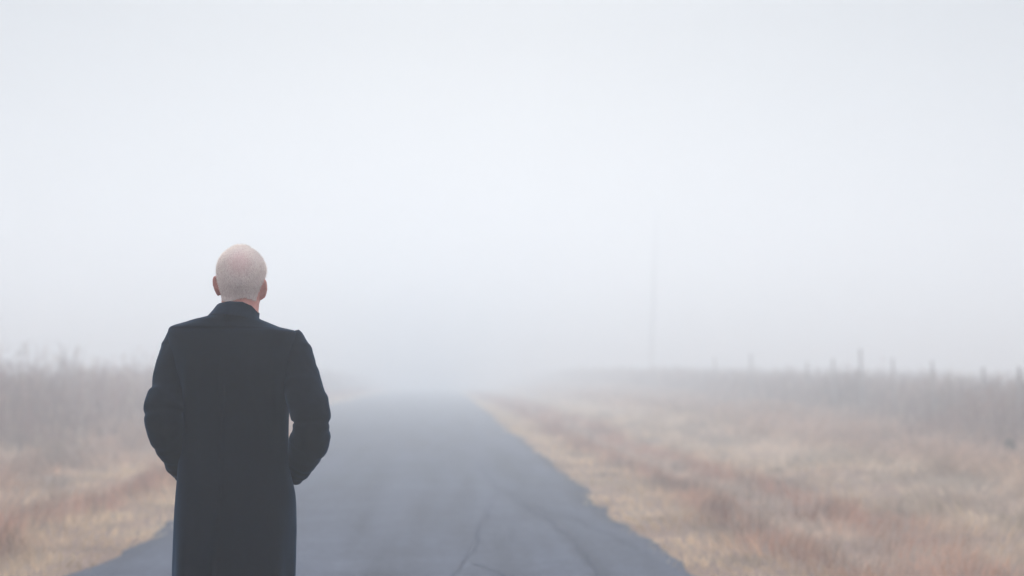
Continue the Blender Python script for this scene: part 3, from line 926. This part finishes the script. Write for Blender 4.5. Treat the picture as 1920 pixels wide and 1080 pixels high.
# three buttons down the front
for bz in (1.24, 1.08, 0.92):
    bm = bmesh.new(); bmesh.ops.create_cone(bm, cap_ends=True, segments=24, radius1=0.013, radius2=0.011, depth=0.005)
    mm = bpy.data.meshes.new('button'); bm.to_mesh(mm); bm.free(); mm.materials.append(BUTTON)
    o = bpy.data.objects.new('button', mm); C.objects.link(o); o.parent = coat
    hit, loc, nor, _i = coat.ray_cast(Vector((lcx + 0.03, 0.6, bz)), Vector((0, -1, 0)))
    o.location = loc + nor * 0.006 if hit else (lcx + 0.03, 0.14, bz)
    o.rotation_euler = (nor if hit else Vector((0, 1, 0))).to_track_quat('Z', 'Y').to_euler()
# back pocket-less skirt; a welt pocket edge on each side where the hand goes in
for s, A in ((-1, ARM_L), (1, ARM_R)):
    e = A[-1]
    vs, fs = [], []
    for i in range(9):
        t = i / 8.0
        p = Vector((e[0] + s * 0.012, e[1] + 0.01, e[2])) + Vector((-s * 0.035 * t, 0.050 * t, 0.05 * t - 0.02))
        for k in range(8):
            a = k * math.pi / 4
            vs.append((p.x + 0.008 * math.cos(a), p.y + 0.008 * math.sin(a), p.z + 0.012 * math.sin(a)))
    for i in range(8):
        for k in range(8):
            j = (k + 1) % 8
            fs.append((i * 8 + k, i * 8 + j, i * 8 + 8 + j, i * 8 + 8 + k))
    mesh_obj('pocket_welt', vs, fs, COAT, coat)

# trousers and shoes (below the frame, standing on the road)
def trousers():
    vs, fs = [], []
    for s in (-1, 1):
        rows = [(lcx + s * 0.082, 0.0, 0.86, 0.098), (lcx + s * 0.088, 0.0, 0.70, 0.094), (lcx + s * 0.092, 0.004, 0.47, 0.082),
                (lcx + s * 0.096, 0.0, 0.25, 0.078), (lcx + s * 0.10, -0.004, 0.09, 0.082), (lcx + s * 0.10, -0.004, 0.045, 0.084)]
        v, f = loft(tube_rings(interp_rows(rows, 60), 48), 48, False)
        o = len(vs)
        for q in v:
            w = Vector(q); k = 0.004 * mnoise.noise(Vector((w.x * 12, w.y * 12, w.z * 9)))
            vs.append((w.x + k, w.y + k, w.z))
        fs += [tuple(i + o for i in g_) for g_ in f]
    o = mesh_obj('trousers', vs, fs, TROUSER, person)
    so = o.modifiers.new('thickness', 'SOLIDIFY'); so.thickness = 0.003
trousers()
for s in (-1, 1):
    sx = lcx + s * 0.105
    rows = [(-0.085, 0.020, 0.030), (-0.075, 0.034, 0.062), (-0.045, 0.039, 0.085), (0.0, 0.040, 0.092), (0.04, 0.043, 0.084), (0.09, 0.048, 0.064),
            (0.14, 0.047, 0.050), (0.175, 0.038, 0.042), (0.195, 0.022, 0.032), (0.202, 0.006, 0.022)]
    RWS = interp_rows(rows, 40); rings = []
    for (yy, hw, hh) in RWS:
        th = np.linspace(0, 2 * math.pi, 32, endpoint=False)
        zc = np.sin(th); zz = np.where(zc < 0, 0.012 + zc * 0.012, 0.012 + zc * max(hh - 0.012, 0.004))
        xx = np.sign(np.cos(th)) * np.abs(np.cos(th)) ** 0.75 * hw
        rings.append(np.stack([sx + xx, np.full(32, yy), zz], 1))
    vs, fs = loft(rings, 32, True)
    mesh_obj('shoe', vs, fs, LEATHER, person)

# ------------------------------------------------------------------ haze
HX, HY0, HY1, HZ = 410, -66, 632, POLE_TOP + 1.0
HB = float(min(gq.min() for gq in (GZ,))) - 1.0
vs = [(sx * HX, y, z) for z in (HB, HZ) for y in (HY0, HY1) for sx in (-1, 1)]
fs = [(0, 1, 3, 2), (4, 6, 7, 5), (0, 4, 5, 1), (2, 3, 7, 6), (0, 2, 6, 4), (1, 5, 7, 3)]
hz = mesh_obj('haze', vs, [tuple(reversed(f)) for f in fs], None, None, False)
bm = bmesh.new(); bm.from_mesh(hz.data); bmesh.ops.recalc_face_normals(bm, faces=bm.faces); bm.to_mesh(hz.data); bm.free()
hm = bpy.data.materials.new('fog'); hm.use_nodes = True
n = hm.node_tree.nodes; l = hm.node_tree.links
n.remove(n['Principled BSDF'])
pv = n.new('ShaderNodeVolumePrincipled')
pv.inputs['Color'].default_value = (0.955, 0.978, 1.0, 1)
pv.inputs['Density'].default_value = FOG
pv.inputs['Anisotropy'].default_value = 0.52
l.new(pv.outputs[0], n['Material Output'].inputs['Volume'])
hz.data.materials.append(hm)
tag(hz, 'pale morning fog filling the whole place', 'fog', kind='stuff')
